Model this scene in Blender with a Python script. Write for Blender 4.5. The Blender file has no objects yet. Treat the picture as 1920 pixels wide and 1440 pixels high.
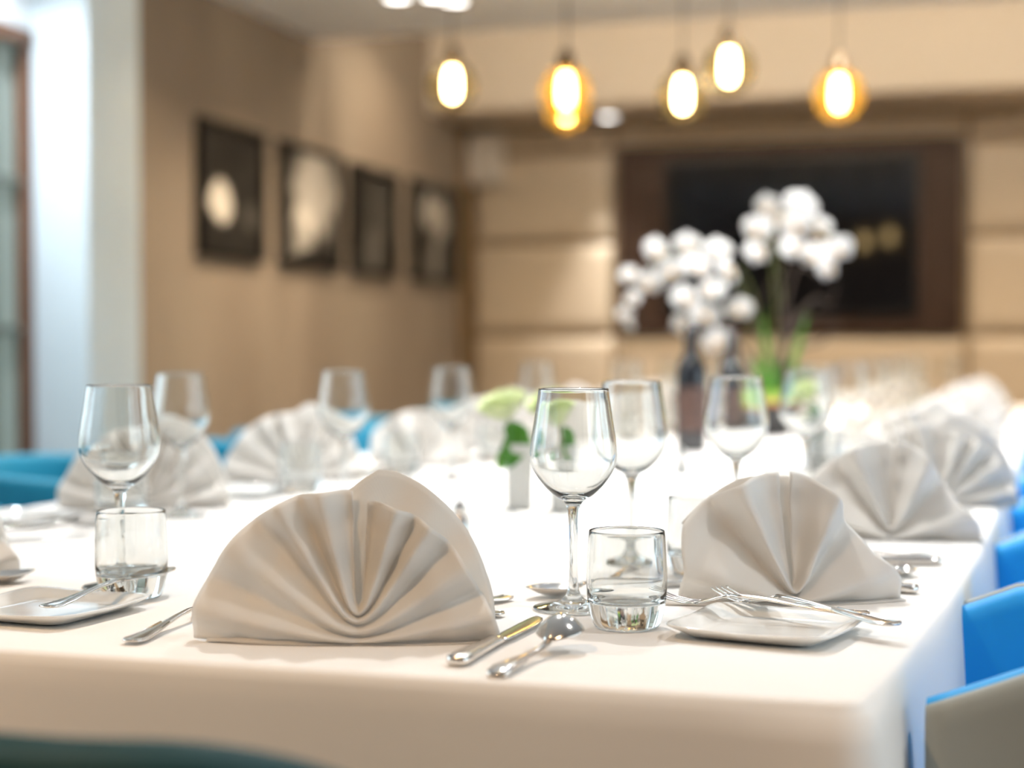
import bpy, bmesh, math, random
from mathutils import Vector, Matrix, Euler
random.seed(7)
PI = math.pi
sc = bpy.context.scene
COL = sc.collection
# ---------------------------------------------------------------- camera
# x = across the room, y = along the room, z = up; the table top is at z = 0.75
FPX, YAW, HOR = 3000.0, math.atan(900/3000.0), 646.0
PITCH = math.atan((720-HOR)/FPX)
CAMZ = 1.0
cam_d = bpy.data.cameras.new('camera'); cam = bpy.data.objects.new('camera', cam_d); COL.objects.link(cam)
cam_d.lens = 50.0; cam_d.sensor_width = 50.0*1920/FPX; cam_d.sensor_fit = 'HORIZONTAL'
cam.location = (0, 0, CAMZ); cam.rotation_euler = (PI/2-PITCH, 0, YAW)
cam_d.clip_start = 0.05; cam_d.clip_end = 100
cam_d.dof.use_dof = True; cam_d.dof.focus_distance = 1.44; cam_d.dof.aperture_fstop = 2.1
sc.camera = cam
CR = cam.rotation_euler.to_matrix()
# ---------------------------------------------------------------- world
w = bpy.data.worlds.new('World'); sc.world = w; w.use_nodes = True
nt = w.node_tree; nt.nodes.clear()
wo = nt.nodes.new('ShaderNodeOutputWorld'); bg = nt.nodes.new('ShaderNodeBackground')
geo = nt.nodes.new('ShaderNodeTexCoord'); sep = nt.nodes.new('ShaderNodeSeparateXYZ'); rmp = nt.nodes.new('ShaderNodeValToRGB')
nt.links.new(geo.outputs['Generated'], sep.inputs[0]); nt.links.new(sep.outputs['Z'], rmp.inputs[0])
rmp.color_ramp.elements[0].position = 0.0; rmp.color_ramp.elements[0].color = (0.32, 0.36, 0.38, 1)
rmp.color_ramp.elements[1].position = 0.12; rmp.color_ramp.elements[1].color = (0.74, 0.87, 1.0, 1)
nt.links.new(rmp.outputs[0], bg.inputs[0]); nt.links.new(bg.outputs[0], wo.inputs[0])
bg.inputs[1].default_value = 4.2
# ---------------------------------------------------------------- render look
vs = sc.view_settings; vs.view_transform = 'Standard'; vs.look = 'None'; vs.exposure = 0.04; vs.gamma = 1.0
vs.use_curve_mapping = False
cy = sc.cycles
cy.max_bounces = 14; cy.diffuse_bounces = 4; cy.glossy_bounces = 6; cy.transmission_bounces = 14; cy.transparent_max_bounces = 16
cy.use_denoising = True; cy.sample_clamp_indirect = 6.0; cy.sample_clamp_direct = 0
cy.caustics_reflective = True; cy.caustics_refractive = True; cy.blur_glossy = 0.6
WARM = (1.0, 0.80, 0.57)
NEUT = (1.0, 0.985, 0.97)

# ---------------------------------------------------------------- helpers
def at(px, py, z=0.75):
    """the point at height z that is seen at pixel px, py of the 1920x1440 photograph"""
    d = CR @ Vector(((px-960)/FPX, -(py-720)/FPX, -1.0))
    t = (z-CAMZ)/d.z
    return Vector((d.x*t, d.y*t, z))
def at_y(px, py, Y):
    d = CR @ Vector(((px-960)/FPX, -(py-720)/FPX, -1.0)); t = Y/d.y
    return Vector((d.x*t, Y, CAMZ+d.z*t))
def at_x(px, py, X):
    d = CR @ Vector(((px-960)/FPX, -(py-720)/FPX, -1.0)); t = X/d.x
    return Vector((X, d.y*t, CAMZ+d.z*t))

class MB:
    def __init__(s): s.v = []; s.f = []
    def add(s, vs, fs):
        n = len(s.v); s.v += [tuple(p) for p in vs]; s.f += [tuple(i+n for i in f) for f in fs]; return s
    def box(s, x0, x1, y0, y1, z0, z1):
        return s.add([(x0,y0,z0),(x1,y0,z0),(x1,y1,z0),(x0,y1,z0),(x0,y0,z1),(x1,y0,z1),(x1,y1,z1),(x0,y1,z1)],
              [(0,3,2,1),(4,5,6,7),(0,1,5,4),(1,2,6,5),(2,3,7,6),(3,0,4,7)])
    def rings(s, rings, closed=True, cap0=False, cap1=False):
        n = len(rings[0]); vs = [p for r in rings for p in r]; fs = []
        for i in range(len(rings)-1):
            for j in range(n if closed else n-1):
                a = i*n+j; b = i*n+(j+1)%n
                fs.append((a, b, b+n, a+n))
        if cap0: fs.append(tuple(reversed(range(n))))
        if cap1: fs.append(tuple(range((len(rings)-1)*n, len(rings)*n)))
        return s.add(vs, fs)
    def lathe(s, prof, seg=48, c=(0,0,0)):
        """profile of (r, z); points with r=0 close the shape"""
        rr = []
        for r, z in prof:
            r = max(r, 1e-5)
            rr.append([(c[0]+r*math.cos(2*PI*k/seg), c[1]+r*math.sin(2*PI*k/seg), c[2]+z) for k in range(seg)])
        return s.rings(rr)
    def tube(s, pts, rad, seg=8):
        pts = [Vector(p) for p in pts]
        if not isinstance(rad, (list, tuple)): rad = [rad]*len(pts)
        rr = []; up = Vector((0.13, 0.31, 0.94)).normalized()
        for i, p in enumerate(pts):
            t = (pts[min(i+1, len(pts)-1)]-pts[max(i-1, 0)]).normalized()
            a = t.cross(up)
            if a.length < 1e-3: a = t.cross(Vector((1,0,0)))
            a.normalize(); b = t.cross(a).normalized()
            rr.append([p+a*rad[i]*math.cos(2*PI*k/seg)+b*rad[i]*math.sin(2*PI*k/seg) for k in range(seg)])
        return s.rings(rr, True, True, True)
    def grid(s, fn, nu, nv):
        return s.rings([[fn(i/nu, j/nv) for j in range(nv+1)] for i in range(nu+1)], closed=False)
    def build(s, name, mat, parent=None, smooth=True, bevel=0, loc=None, weld=False, solid=0, sub=0, autos=None):
        me = bpy.data.meshes.new(name); me.from_pydata(s.v, [], s.f)
        bm = bmesh.new(); bm.from_mesh(me)
        if weld: bmesh.ops.remove_doubles(bm, verts=bm.verts, dist=2e-5)
        bmesh.ops.recalc_face_normals(bm, faces=bm.faces)
        bm.to_mesh(me); bm.free()
        if smooth: me.polygons.foreach_set('use_smooth', [True]*len(me.polygons))
        o = bpy.data.objects.new(name, me); COL.objects.link(o)
        me.materials.append(mat)
        if parent: o.parent = parent
        if loc: o.location = loc
        if bevel:
            m = o.modifiers.new('bevel', 'BEVEL'); m.width = bevel; m.segments = 3; m.limit_method = 'ANGLE'
        if solid:
            m = o.modifiers.new('solid', 'SOLIDIFY'); m.thickness = solid; m.offset = 0
        if sub:
            m = o.modifiers.new('sub', 'SUBSURF'); m.levels = sub; m.render_levels = sub
        return o
def boxo(name, mat, x0, x1, y0, y1, z0, z1, parent=None, bevel=0):
    return MB().box(x0, x1, y0, y1, z0, z1).build(name, mat, parent, smooth=False, bevel=bevel)
def tag(o, label=None, cat=None, group=None, kind=None):
    if label: o['label'] = label
    if cat: o['category'] = cat
    if group: o['group'] = group
    if kind: o['kind'] = kind
    return o
def thing(name, label, cat, loc=(0,0,0), rz=0, group=None):
    o = bpy.data.objects.new(name, None); COL.objects.link(o); o.empty_display_size = 0.05
    o.location = loc; o.rotation_euler = (0, 0, rz)
    return tag(o, label, cat, group)
def copy_tree(o, parent=None):
    c = o.copy(); COL.objects.link(c); c.parent = parent
    for ch in [x for x in o.children]: copy_tree(ch, c)
    return c
PROTO = {}
USED = set()
def inst(key, loc, rz, label, group=None, rx=0, ry=0, scale=None):
    p = PROTO[key]
    if key in USED: o = copy_tree(p)
    else: o = p; USED.add(key)
    o.location = loc; o.rotation_euler = Euler((rx, ry, rz), 'XYZ')
    o.scale = (scale if isinstance(scale, tuple) else (scale,)*3) if scale else (1, 1, 1)
    o['label'] = label
    if group: o['group'] = group
    elif 'group' in o.keys(): del o['group']
    return o
def struct(o): o['kind'] = 'structure'; return o

# ---------------------------------------------------------------- materials
def lin(c): return tuple((x/12.92 if x <= 0.04045 else ((x+0.055)/1.055)**2.4) for x in c)
def rgb(r, g, b): return lin((r/255, g/255, b/255))+(1,)
def pm(name, col, rough=0.5, metal=0.0, bump=None, spec=None, coat=0, sheen=0, var=None, trans=0, tl=0):
    m = bpy.data.materials.new(name); m.use_nodes = True; n = m.node_tree; b = n.nodes['Principled BSDF']
    b.inputs['Base Color'].default_value = col; b.inputs['Roughness'].default_value = rough; b.inputs['Metallic'].default_value = metal
    if spec is not None: b.inputs['Specular IOR Level'].default_value = spec
    if coat: b.inputs['Coat Weight'].default_value = coat; b.inputs['Coat Roughness'].default_value = 0.05
    if sheen: b.inputs['Sheen Weight'].default_value = sheen
    tc = n.nodes.new('ShaderNodeTexCoord')
    if var:   # (scale, second colour, stretch)
        mp = n.nodes.new('ShaderNodeMapping'); n.links.new(tc.outputs['Object'], mp.inputs[0]); mp.inputs['Scale'].default_value = var[2]
        t = n.nodes.new('ShaderNodeTexNoise'); t.inputs['Scale'].default_value = var[0]; t.inputs['Detail'].default_value = 5
        n.links.new(mp.outputs[0], t.inputs[0])
        r = n.nodes.new('ShaderNodeValToRGB'); r.color_ramp.elements[0].position = 0.35; r.color_ramp.elements[1].position = 0.65
        r.color_ramp.elements[0].color = col; r.color_ramp.elements[1].color = var[1]
        n.links.new(t.outputs[0], r.inputs[0]); n.links.new(r.outputs[0], b.inputs['Base Color'])
    if bump:  # (kind, scale, strength, distance)
        if bump[0] == 'weave':
            w1 = n.nodes.new('ShaderNodeTexWave'); w1.bands_direction = 'X'; w1.inputs['Scale'].default_value = bump[1]
            w2 = n.nodes.new('ShaderNodeTexWave'); w2.bands_direction = 'Y'; w2.inputs['Scale'].default_value = bump[1]
            w3 = n.nodes.new('ShaderNodeTexWave'); w3.bands_direction = 'Z'; w3.inputs['Scale'].default_value = bump[1]
            a1 = n.nodes.new('ShaderNodeMath'); a1.operation = 'ADD'; a2 = n.nodes.new('ShaderNodeMath'); a2.operation = 'ADD'
            for q in (w1, w2, w3): n.links.new(tc.outputs['Object'], q.inputs[0])
            n.links.new(w1.outputs[1], a1.inputs[0]); n.links.new(w2.outputs[1], a1.inputs[1])
            n.links.new(a1.outputs[0], a2.inputs[0]); n.links.new(w3.outputs[1], a2.inputs[1]); h = a2.outputs[0]
        else:
            t = n.nodes.new('ShaderNodeTexNoise'); t.inputs['Scale'].default_value = bump[1]; t.inputs['Detail'].default_value = 6
            n.links.new(tc.outputs['Object'], t.inputs[0]); h = t.outputs[0]
        bp = n.nodes.new('ShaderNodeBump'); bp.inputs['Strength'].default_value = bump[2]; bp.inputs['Distance'].default_value = bump[3]
        n.links.new(h, bp.inputs['Height']); n.links.new(bp.outputs[0], b.inputs['Normal'])
    if tl:
        tr = n.nodes.new('ShaderNodeBsdfTranslucent'); tr.inputs[0].default_value = col
        mx = n.nodes.new('ShaderNodeMixShader'); mx.inputs[0].default_value = tl
        n.links.new(b.outputs[0], mx.inputs[1]); n.links.new(tr.outputs[0], mx.inputs[2])
        n.links.new(mx.outputs[0], n.nodes['Material Output'].inputs['Surface'])
    return m
def emis(name, col, st):
    m = bpy.data.materials.new(name); m.use_nodes = True; b = m.node_tree.nodes['Principled BSDF']
    b.inputs['Base Color'].default_value = (0,0,0,1)
    b.inputs['Emission Color'].default_value = tuple(col)+(1,); b.inputs['Emission Strength'].default_value = st
    return m
def glassm(name, col=(1,1,1,1), ior=1.5, rough=0):
    m = bpy.data.materials.new(name); m.use_nodes = True; n = m.node_tree; n.nodes.clear()
    g = n.nodes.new('ShaderNodeBsdfGlass'); g.inputs['Color'].default_value = col; g.inputs['IOR'].default_value = ior; g.inputs['Roughness'].default_value = rough
    o = n.nodes.new('ShaderNodeOutputMaterial'); n.links.new(g.outputs[0], o.inputs[0]); return m
def thinglass(name, col, ior=1.5):
    m = bpy.data.materials.new(name); m.use_nodes = True; n = m.node_tree; n.nodes.clear()
    t = n.nodes.new('ShaderNodeBsdfTransparent'); t.inputs[0].default_value = col
    g = n.nodes.new('ShaderNodeBsdfGlossy'); g.inputs['Roughness'].default_value = 0.02
    f = n.nodes.new('ShaderNodeFresnel'); f.inputs[0].default_value = ior
    mx = n.nodes.new('ShaderNodeMixShader'); o = n.nodes.new('ShaderNodeOutputMaterial')
    n.links.new(f.outputs[0], mx.inputs[0]); n.links.new(t.outputs[0], mx.inputs[1]); n.links.new(g.outputs[0], mx.inputs[2]); n.links.new(mx.outputs[0], o.inputs[0])
    return m
M = {}
M['cloth'] = pm('table_linen', (0.82, 0.79, 0.75, 1), 0.85, bump=('weave', 320, 0.10, 0.0003), sheen=0.1, spec=0.2)
M['napkin'] = pm('napkin_linen', (0.83, 0.80, 0.755, 1), 0.85, bump=('weave', 420, 0.15, 0.0003), sheen=0.15, spec=0.2, tl=0.38)
M['glass'] = glassm('clear_glass', (0.985, 0.99, 0.985, 1))
M['steel'] = pm('polished_steel', (0.78, 0.75, 0.71, 1), 0.13, 1.0)
M['china'] = pm('white_porcelain', (0.83, 0.83, 0.80, 1), 0.12, coat=0.6)
M['teal'] = pm('teal_upholstery', (0.004, 0.235, 0.37, 1), 0.6, bump=('noise', 500, 0.15, 0.0004), sheen=0.1, spec=0.3)
M['blue'] = pm('blue_upholstery', (0.010, 0.34, 0.78, 1), 0.55, bump=('noise', 500, 0.15, 0.0004), sheen=0.1, spec=0.3)
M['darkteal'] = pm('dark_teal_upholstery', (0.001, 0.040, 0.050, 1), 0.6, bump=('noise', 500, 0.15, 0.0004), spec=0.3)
M['greyfab'] = pm('grey_upholstery', (0.36, 0.39, 0.37, 1), 0.6, bump=('noise', 500, 0.15, 0.0004), spec=0.3)
M['plaster'] = pm('tan_wall_covering', (0.215, 0.172, 0.130, 1), 0.7, var=(1.6, (0.275, 0.226, 0.176, 1), (1, 1, 0.45)), bump=('noise', 60, 0.2, 0.002), spec=0.25)
M['bulk'] = pm('cream_paint', (0.76, 0.65, 0.51, 1), 0.6)
M['ceil'] = pm('pale_grey_paint', (0.86, 0.87, 0.88, 1), 0.7)
M['colm'] = pm('pale_column_paint', (0.70, 0.78, 0.80, 1), 0.6, var=(2.0, (0.60, 0.67, 0.69, 1), (1, 1, 0.6)))
M['white'] = pm('white_paint', (0.80, 0.82, 0.83, 1), 0.5)
M['leather'] = pm('cream_leather', (0.56, 0.46, 0.335, 1), 0.32, bump=('noise', 40, 0.12, 0.004))
M['wood'] = pm('dark_walnut', (0.018, 0.008, 0.0035, 1), 0.6, var=(3, (0.030, 0.013, 0.006, 1), (14, 14, 0.8)), spec=.2)
M['brown'] = pm('brown_wood', (0.11, 0.05, 0.022, 1), 0.5, var=(3, (0.16, 0.07, 0.034, 1), (14, 14, 0.8)))
M['strip'] = pm('bronze_strip', (0.16, 0.10, 0.045, 1), 0.4)
M['screen'] = pm('screen_glass', (0.003, 0.003, 0.004, 1), 0.06, spec=.28)
M['blackf'] = pm('black_frame', (0.006, 0.005, 0.004, 1), 0.4, spec=.2)
M['speak'] = pm('ivory_plastic', (0.70, 0.64, 0.56, 1), 0.5)
M['grille'] = pm('speaker_cloth', (0.66, 0.60, 0.52, 1), 0.8, bump=('noise', 900, 0.4, 0.001))
M['floor'] = pm('brown_carpet', (0.035, 0.026, 0.022, 1), 0.95, var=(6, (0.055, 0.042, 0.036, 1), (1,1,1)), bump=('noise', 300, 0.5, 0.003))
M['legw'] = pm('dark_stained_wood', (0.03, 0.018, 0.012, 1), 0.4)
M['metal'] = pm('brushed_metal', (0.6, 0.58, 0.55, 1), 0.25, 1.0)
M['brass'] = pm('aged_brass', (0.10, 0.065, 0.03, 1), 0.45, .6)
M['petal'] = pm('white_petal', (0.86, 0.85, 0.83, 1), 0.6, tl=0.3)
M['lip'] = pm('yellow_lip', (0.72, 0.42, 0.10, 1), 0.6)
M['rose'] = pm('pale_green_petal', (0.72, 0.80, 0.42, 1), 0.6, tl=0.25, var=(30, (0.84, 0.86, 0.62, 1), (1,1,1)))
M['leaf'] = pm('green_leaf', (0.05, 0.20, 0.015, 1), 0.4, tl=0.2, var=(25, (0.09, 0.28, 0.025, 1), (1,1,1)))
M['moss'] = pm('green_moss', (0.16, 0.30, 0.03, 1), 0.9, var=(50, (0.30, 0.42, 0.07, 1), (1,1,1)), bump=('noise', 120, 1, 0.01))
M['twig'] = pm('brown_twig', (0.045, 0.028, 0.02, 1), 0.8)
M['stem'] = pm('green_stem', (0.10, 0.11, 0.03, 1), 0.5)
M['pot'] = pm('black_ceramic', (0.012, 0.012, 0.013, 1), 0.3)
M['terra'] = pm('orange_brown_rim', (0.42, 0.16, 0.04, 1), 0.5)
M['bottle'] = pm('dark_bottle_glass', (0.008, 0.009, 0.012, 1), 0.08, coat=0.5)
M['label'] = pm('copper_label', (0.10, 0.05, 0.035, 1), 0.5, var=(40, (0.04, 0.022, 0.018, 1), (1,1,1)))
M['foil'] = pm('black_foil', (0.01, 0.01, 0.012, 1), 0.25, coat=0.4)
M['amber'] = thinglass('amber_glass', (1.0, 0.72, 0.25, 1))
M['smoke'] = thinglass('smoky_glass', (0.80, 0.72, 0.52, 1))
for k_, a_ in (('amber', .07), ('smoke', .03)):
    n_ = M[k_].node_tree; mx_ = n_.nodes['Mix Shader'] ; o_ = [q for q in n_.nodes if q.type == 'OUTPUT_MATERIAL'][0]
    t_ = n_.nodes.new('ShaderNodeBsdfTranslucent'); t_.inputs[0].default_value = (1.0, .62, .12, 1) if k_ == 'amber' else (.6, .5, .25, 1)
    m2 = n_.nodes.new('ShaderNodeMixShader'); m2.inputs[0].default_value = a_
    n_.links.new(mx_.outputs[0], m2.inputs[1]); n_.links.new(t_.outputs[0], m2.inputs[2]); n_.links.new(m2.outputs[0], o_.inputs[0])
M['pane'] = thinglass('window_glass', (0.95, 0.97, 0.96, 1))
M['frost'] = pm('frosted_glass', (0.46, 0.50, 0.45, 1), 0.35, tl=0.5)
M['bulb'] = emis('lit_bulb', (1.0, 0.76, 0.42), 60)
M['lens'] = emis('lit_downlight', (1.0, 0.96, 0.90), 9)

# ---------------------------------------------------------------- room
XL, XR, YN, YB, ZC = -3.0, 2.7, -2.6, 9.15, 2.40     # left, right, near end, back wall, near ceiling
YE, YF, ZR, ZS = 6.83, 8.39, 2.85, 2.29              # end of the low ceiling, bulkhead face, raised ceiling, soffit
struct(boxo('floor', M['floor'], XL-.2, XR+.2, YN-.2, YB+.2, -.1, 0))
struct(boxo('ceiling', M['ceil'], XL-.2, XR+.2, YN-.2, YE, ZC, ZC+.12))
struct(boxo('ceiling.001', M['ceil'], XL-.2, XR+.2, YE, YB+.2, ZR, ZR+.1))
struct(boxo('trim_1', M['ceil'], XL, XR, YE-.02, YE, ZC+.12, ZR))
struct(boxo('trim_2', M['bulk'], XL, XR, YF, YB+.0, ZS, ZR))         # bulkhead along the back wall
struct(boxo('wall_left', M['plaster'], XL-.15, XL, 4.55, YB+.2, 0, ZR))
struct(boxo('trim_3', M['colm'], XL-.15, -2.6, 4.24, 4.55, 0, ZC, bevel=.006))   # pale column
# left wall nearer the camera, with a glazed door and a window
XD = -2.79
b = MB().box(XL-.15, XD-.06, YN, 0.2, 0, ZC).box(XL-.15, XD-.06, 0.2, 3.25, 0, .35).box(XL-.15, XD-.06, 0.2, 3.25, 2.15, ZC).box(XL-.15, XD-.06, 3.05, 3.3, .35, 2.15)
b.box(XL-.15, XD+.0, 3.3, 4.24, 1.945, ZC)
struct(b.build('wall_left.001', M['white'], smooth=False))
dr = struct(bpy.data.objects.new('door_1', None)); COL.objects.link(dr)
b = MB().box(XD-.06, XD+.004, 4.195, 4.24, 0, 1.945).box(XD-.06, XD+.01, 3.3, 3.36, 0, 1.945).box(XD-.06, XD+.01, 3.3, 4.24, 1.90, 1.945)
b.build('door_frame', M['brown'], dr, smooth=False)
b = MB()
for z in (0.05, 0.62, 1.045, 1.49, 1.90): b.box(XD-.05, XD-.01, 3.36, 4.195, z-.012, z+.012)
b.box(XD-.05, XD-.01, 4.06, 4.075, .04, 1.90)
b.build('glazing_bar', pm('grey_green_bar', (0.16, 0.18, 0.15, 1), 0.5), dr, smooth=False)
boxo('pane', M['frost'], XD-.034, XD-.026, 3.36, 4.195, .04, 1.90, dr)
def window(name, X, y0, y1, z0, z1, nm, side):
    r = struct(bpy.data.objects.new(name, None)); COL.objects.link(r)
    b = MB(); t = .05; xa, xb = (X-.06, X+.02) if side < 0 else (X-.02, X+.06)
    b.box(xa, xb, y0, y1, z0, z0+t).box(xa, xb, y0, y1, z1-t, z1)
    for k in range(nm+1):
        yy = y0+(y1-y0-t)*k/nm; b.box(xa, xb, yy, yy+t, z0+t, z1-t)
    b.build('window_frame', M['white'], r, smooth=False)
    boxo('pane', M['pane'], X-.003, X+.003, y0, y1, z0, z1, r)
    # light portal: it guides the daylight sampling and gives no light itself
    l = bpy.data.lights.new(name+'_portal', 'AREA'); l.shape = 'RECTANGLE'; l.size = z1-z0; l.size_y = y1-y0
    l.cycles.is_portal = True
    lo = bpy.data.objects.new(name+'_portal', l); COL.objects.link(lo)
    lo.location = (X+(-.1 if side < 0 else .1), (y0+y1)/2, (z0+z1)/2); lo.rotation_euler = (0, -PI/2 if side < 0 else PI/2, 0)
window('window_1', XD-.1, 0.2, 3.05, .35, 2.15, 3, -1)
b = MB().box(XR, XR+.15, YN, -.8, 0, ZC).box(XR, XR+.15, -.8, 5.2, 0, .55).box(XR, XR+.15, -.8, 5.2, 2.15, ZC).box(XR, XR+.15, 1.95, 2.25, .55, 2.15).box(XR, XR+.15, 5.2, YE, 0, ZC).box(XR, XR+.15, YE, YB, 0, ZR)
struct(b.build('wall_right', M['bulk'], smooth=False))
window('window_2', XR+.07, -.8, 1.95, .55, 2.15, 3, 1)
window('window_3', XR+.07, 2.25, 5.2, .55, 2.15, 3, 1)
struct(boxo('wall_near', M['bulk'], XL-.15, XR+.15, YN-.15, YN, 0, ZC))
struct(boxo('trim_4', M['strip'], XL, XL+.03, 8.90, YB, 0, ZS))
# ---- back wall with padded panels
struct(boxo('wall_back', M['strip'], XL-.15, XR+.15, YB, YB+.15, 0, ZR))
cL = at_y(890, 600, YB).x; cT0 = at_y(1152, 600, YB).x; cT1 = at_y(1813, 600, YB).x
zs = [at_y(1500, y, YB).z for y in (246, 272, 447, 628)]
gap = .018
def panel(x0, x1, z0, z1):
    """one padded panel, bulging out from its seams"""
    b = MB(); n, m = 12, 8
    def fn(u, v):
        e = min(1, (min(u, 1-u))*(x1-x0)/.07); g = min(1, (min(v, 1-v))*(z1-z0)/.07)
        d = .045*math.sqrt(max(0, 1-(1-e)**2))*math.sqrt(max(0, 1-(1-g)**2))
        return (x0+(x1-x0)*u, YB-.005-d, z0+(z1-z0)*v)
    def sm(t): return .5-.5*math.cos(PI*t)
    b.grid(lambda u, v: fn(sm(u), sm(v)), 26, 18)
    return b
rows = [(0.02, .5), (.5, zs[3]-.0), (zs[3], zs[2]), (zs[2], zs[1]), (zs[1], ZS-.005)]
k = 0
zsx = {}
for xa, xb in ((cL, cT0), (cT1, XR-.02)):
    for i, (z0, z1) in enumerate(rows):
        k += 1
        lab = {0: 'floor level', 1: 'lower', 2: 'middle', 3: 'upper', 4: 'narrow topmost'}[i]
        side = 'left of the television' if xa == cL else 'right of the television'
        o = panel(xa+gap/2, xb-gap/2, z0+gap/2, z1-gap/2).build('wall_panel', M['leather'])
        tag(o, f'{lab} cream padded leather wall panel on back wall {side}', 'wall panel', 'padded leather panels on the back wall')
for lab, z0, z1 in (('floor level', .02, .5), ('low', .5, zs[3]-.0), ('topmost', zs[1]+.02, ZS-.005)):
    o = panel(cT0+gap/2, cT1-gap/2, z0+gap/2, z1-gap/2).build('wall_panel', M['leather'])
    tag(o, f'long {lab} cream padded panel directly {"above" if lab=="topmost" else "below"} the television recess', 'wall panel', 'padded leather panels on the back wall')
# ---- television in a walnut surround
ta, tb = at_y(1163, 285, YB), at_y(1803, 625, YB)
tv = thing('television', 'large dark glossy television set in a walnut surround on the back wall', 'television', ((ta.x+tb.x)/2, YB, tb.z))
def rel(o, p): o.parent = p; o.matrix_parent_inverse = Matrix.Translation(-p.location); return o
zt, zb = zs[1]+.0, tb.z
rel(boxo('walnut_backing', M['wood'], ta.x+.03, tb.x-.03, YB-.03, YB-.002, zb+.03, zt-.03), tv)
b = MB()
for q in ((ta.x, ta.x+.035, zb, zt), (tb.x-.035, tb.x, zb, zt), (ta.x+.035, tb.x-.035, zb, zb+.035), (ta.x+.035, tb.x-.035, zt-.035, zt)): b.box(q[0], q[1], YB-.075, YB-.003, q[2], q[3])
rel(b.build('surround', M['wood'], smooth=False, bevel=.004), tv)
sa, sb = at_y(1246, 300, YB-.07), at_y(1722, 590, YB-.07)
rel(boxo('bezel', M['blackf'], sa.x, sb.x, YB-.07, YB-.03, sb.z, sa.z, bevel=.004), tv)
rel(boxo('screen', M['screen'], sa.x+.02, sb.x-.02, YB-.073, YB-.068, sb.z+.02, sa.z-.02), tv)
# ---- speaker high in the corner
a, c = at_y(880, 250, YB-.1), at_y(945, 345, YB-.1)
sp = thing('wall_speaker', 'small ivory loudspeaker mounted high on the back wall near the corner', 'speaker', ((a.x+c.x)/2, YB, c.z))
rel(boxo('speaker_cabinet', M['speak'], a.x, c.x, YB-.17, YB-.05, c.z, a.z, bevel=.01), sp)
rel(boxo('speaker_grille', M['grille'], a.x+.015, c.x-.015, YB-.178, YB-.168, c.z+.015, a.z-.015, bevel=.006), sp)
rel(MB().box((a.x+c.x)/2-.03, (a.x+c.x)/2+.03, YB-.06, YB, (a.z+c.z)/2-.03, (a.z+c.z)/2+.03).build('bracket', M['blackf'], smooth=False), sp)

# ---- four framed photographs on the left wall
def print_mat(name, bg_, blobs, ramp_scale=9):
    """black and white print: soft blobs over a mottled ground; blobs are (y, z, ry, rz, value) in picture halves"""
    m = bpy.data.materials.new(name); m.use_nodes = True; n = m.node_tree; b = n.nodes['Principled BSDF']
    b.inputs['Roughness'].default_value = 0.35; b.inputs['Coat Weight'].default_value = 0.08; b.inputs['Coat Roughness'].default_value = 0.04; b.inputs['Specular IOR Level'].default_value = 0.1
    tc = n.nodes.new('ShaderNodeTexCoord'); no = n.nodes.new('ShaderNodeTexNoise'); no.inputs['Scale'].default_value = ramp_scale; no.inputs['Detail'].default_value = 4
    n.links.new(tc.outputs['Object'], no.inputs[0])
    def math_(op, a, b_):
        q = n.nodes.new('ShaderNodeMath'); q.operation = op
        for i, x in enumerate((a, b_)):
            if isinstance(x, (int, float)): q.inputs[i].default_value = x
            elif x is not None: n.links.new(x, q.inputs[i])
        return q.outputs[0]
    sp_ = n.nodes.new('ShaderNodeSeparateXYZ'); n.links.new(tc.outputs['Object'], sp_.inputs[0])
    val = math_('MULTIPLY', no.outputs[0], bg_)
    for (by, bz, ry, rz, v) in blobs:
        dy = math_('POWER', math_('DIVIDE', math_('SUBTRACT', sp_.outputs['Y'], by*.3), ry*.3), 2.0)
        dz = math_('POWER', math_('DIVIDE', math_('SUBTRACT', sp_.outputs['Z'], bz*.3), rz*.3), 2.0)
        w_ = math_('ADD', dy, dz)
        nn = math_('MULTIPLY', math_('SUBTRACT', no.outputs[0], .5), 2.0)
        k_ = n.nodes.new('ShaderNodeMapRange'); k_.inputs['From Min'].default_value = 1.15; k_.inputs['From Max'].default_value = 0.6; n.links.new(math_('ADD', w_, nn), k_.inputs[0])
        d = math_('MULTIPLY', k_.outputs[0], v); val = math_('ADD', val, d)
    val = math_('MAXIMUM', val, 0.008)
    cr = n.nodes.new('ShaderNodeCombineColor'); n.links.new(val, cr.inputs[0]); n.links.new(math_('MULTIPLY', val, .93), cr.inputs[1]); n.links.new(math_('MULTIPLY', val, .82), cr.inputs[2])
    n.links.new(cr.outputs[0], b.inputs['Base Color']); return m
pics = [(366, 488, 229, 491, .035, [(-.35, -.15, .34, .30, .6), (.55, -.30, .2, .2, .05)], 'first from the column, white oval on dark'),
        (519, 632, 272, 507, .10, [(.12, .32, .85, .75, .42), (-.3, -.45, .45, .5, .25), (.3, -.82, .9, .22, -.5)], 'second from the column, mostly white misty print'),
        (652, 738, 312, 521, .02, [(-.05, -.45, .38, .4, .07), (.2, .2, .5, .5, .025)], 'third from the column, nearly all dark grey print'),
        (764, 851, 340, 532, .035, [(-.3, .40, .40, .36, .42), (.42, .30, .36, .40, .42), (.08, -.45, .22, .6, .22)], 'nearest the back corner, pale bouquet on black print')]
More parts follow.
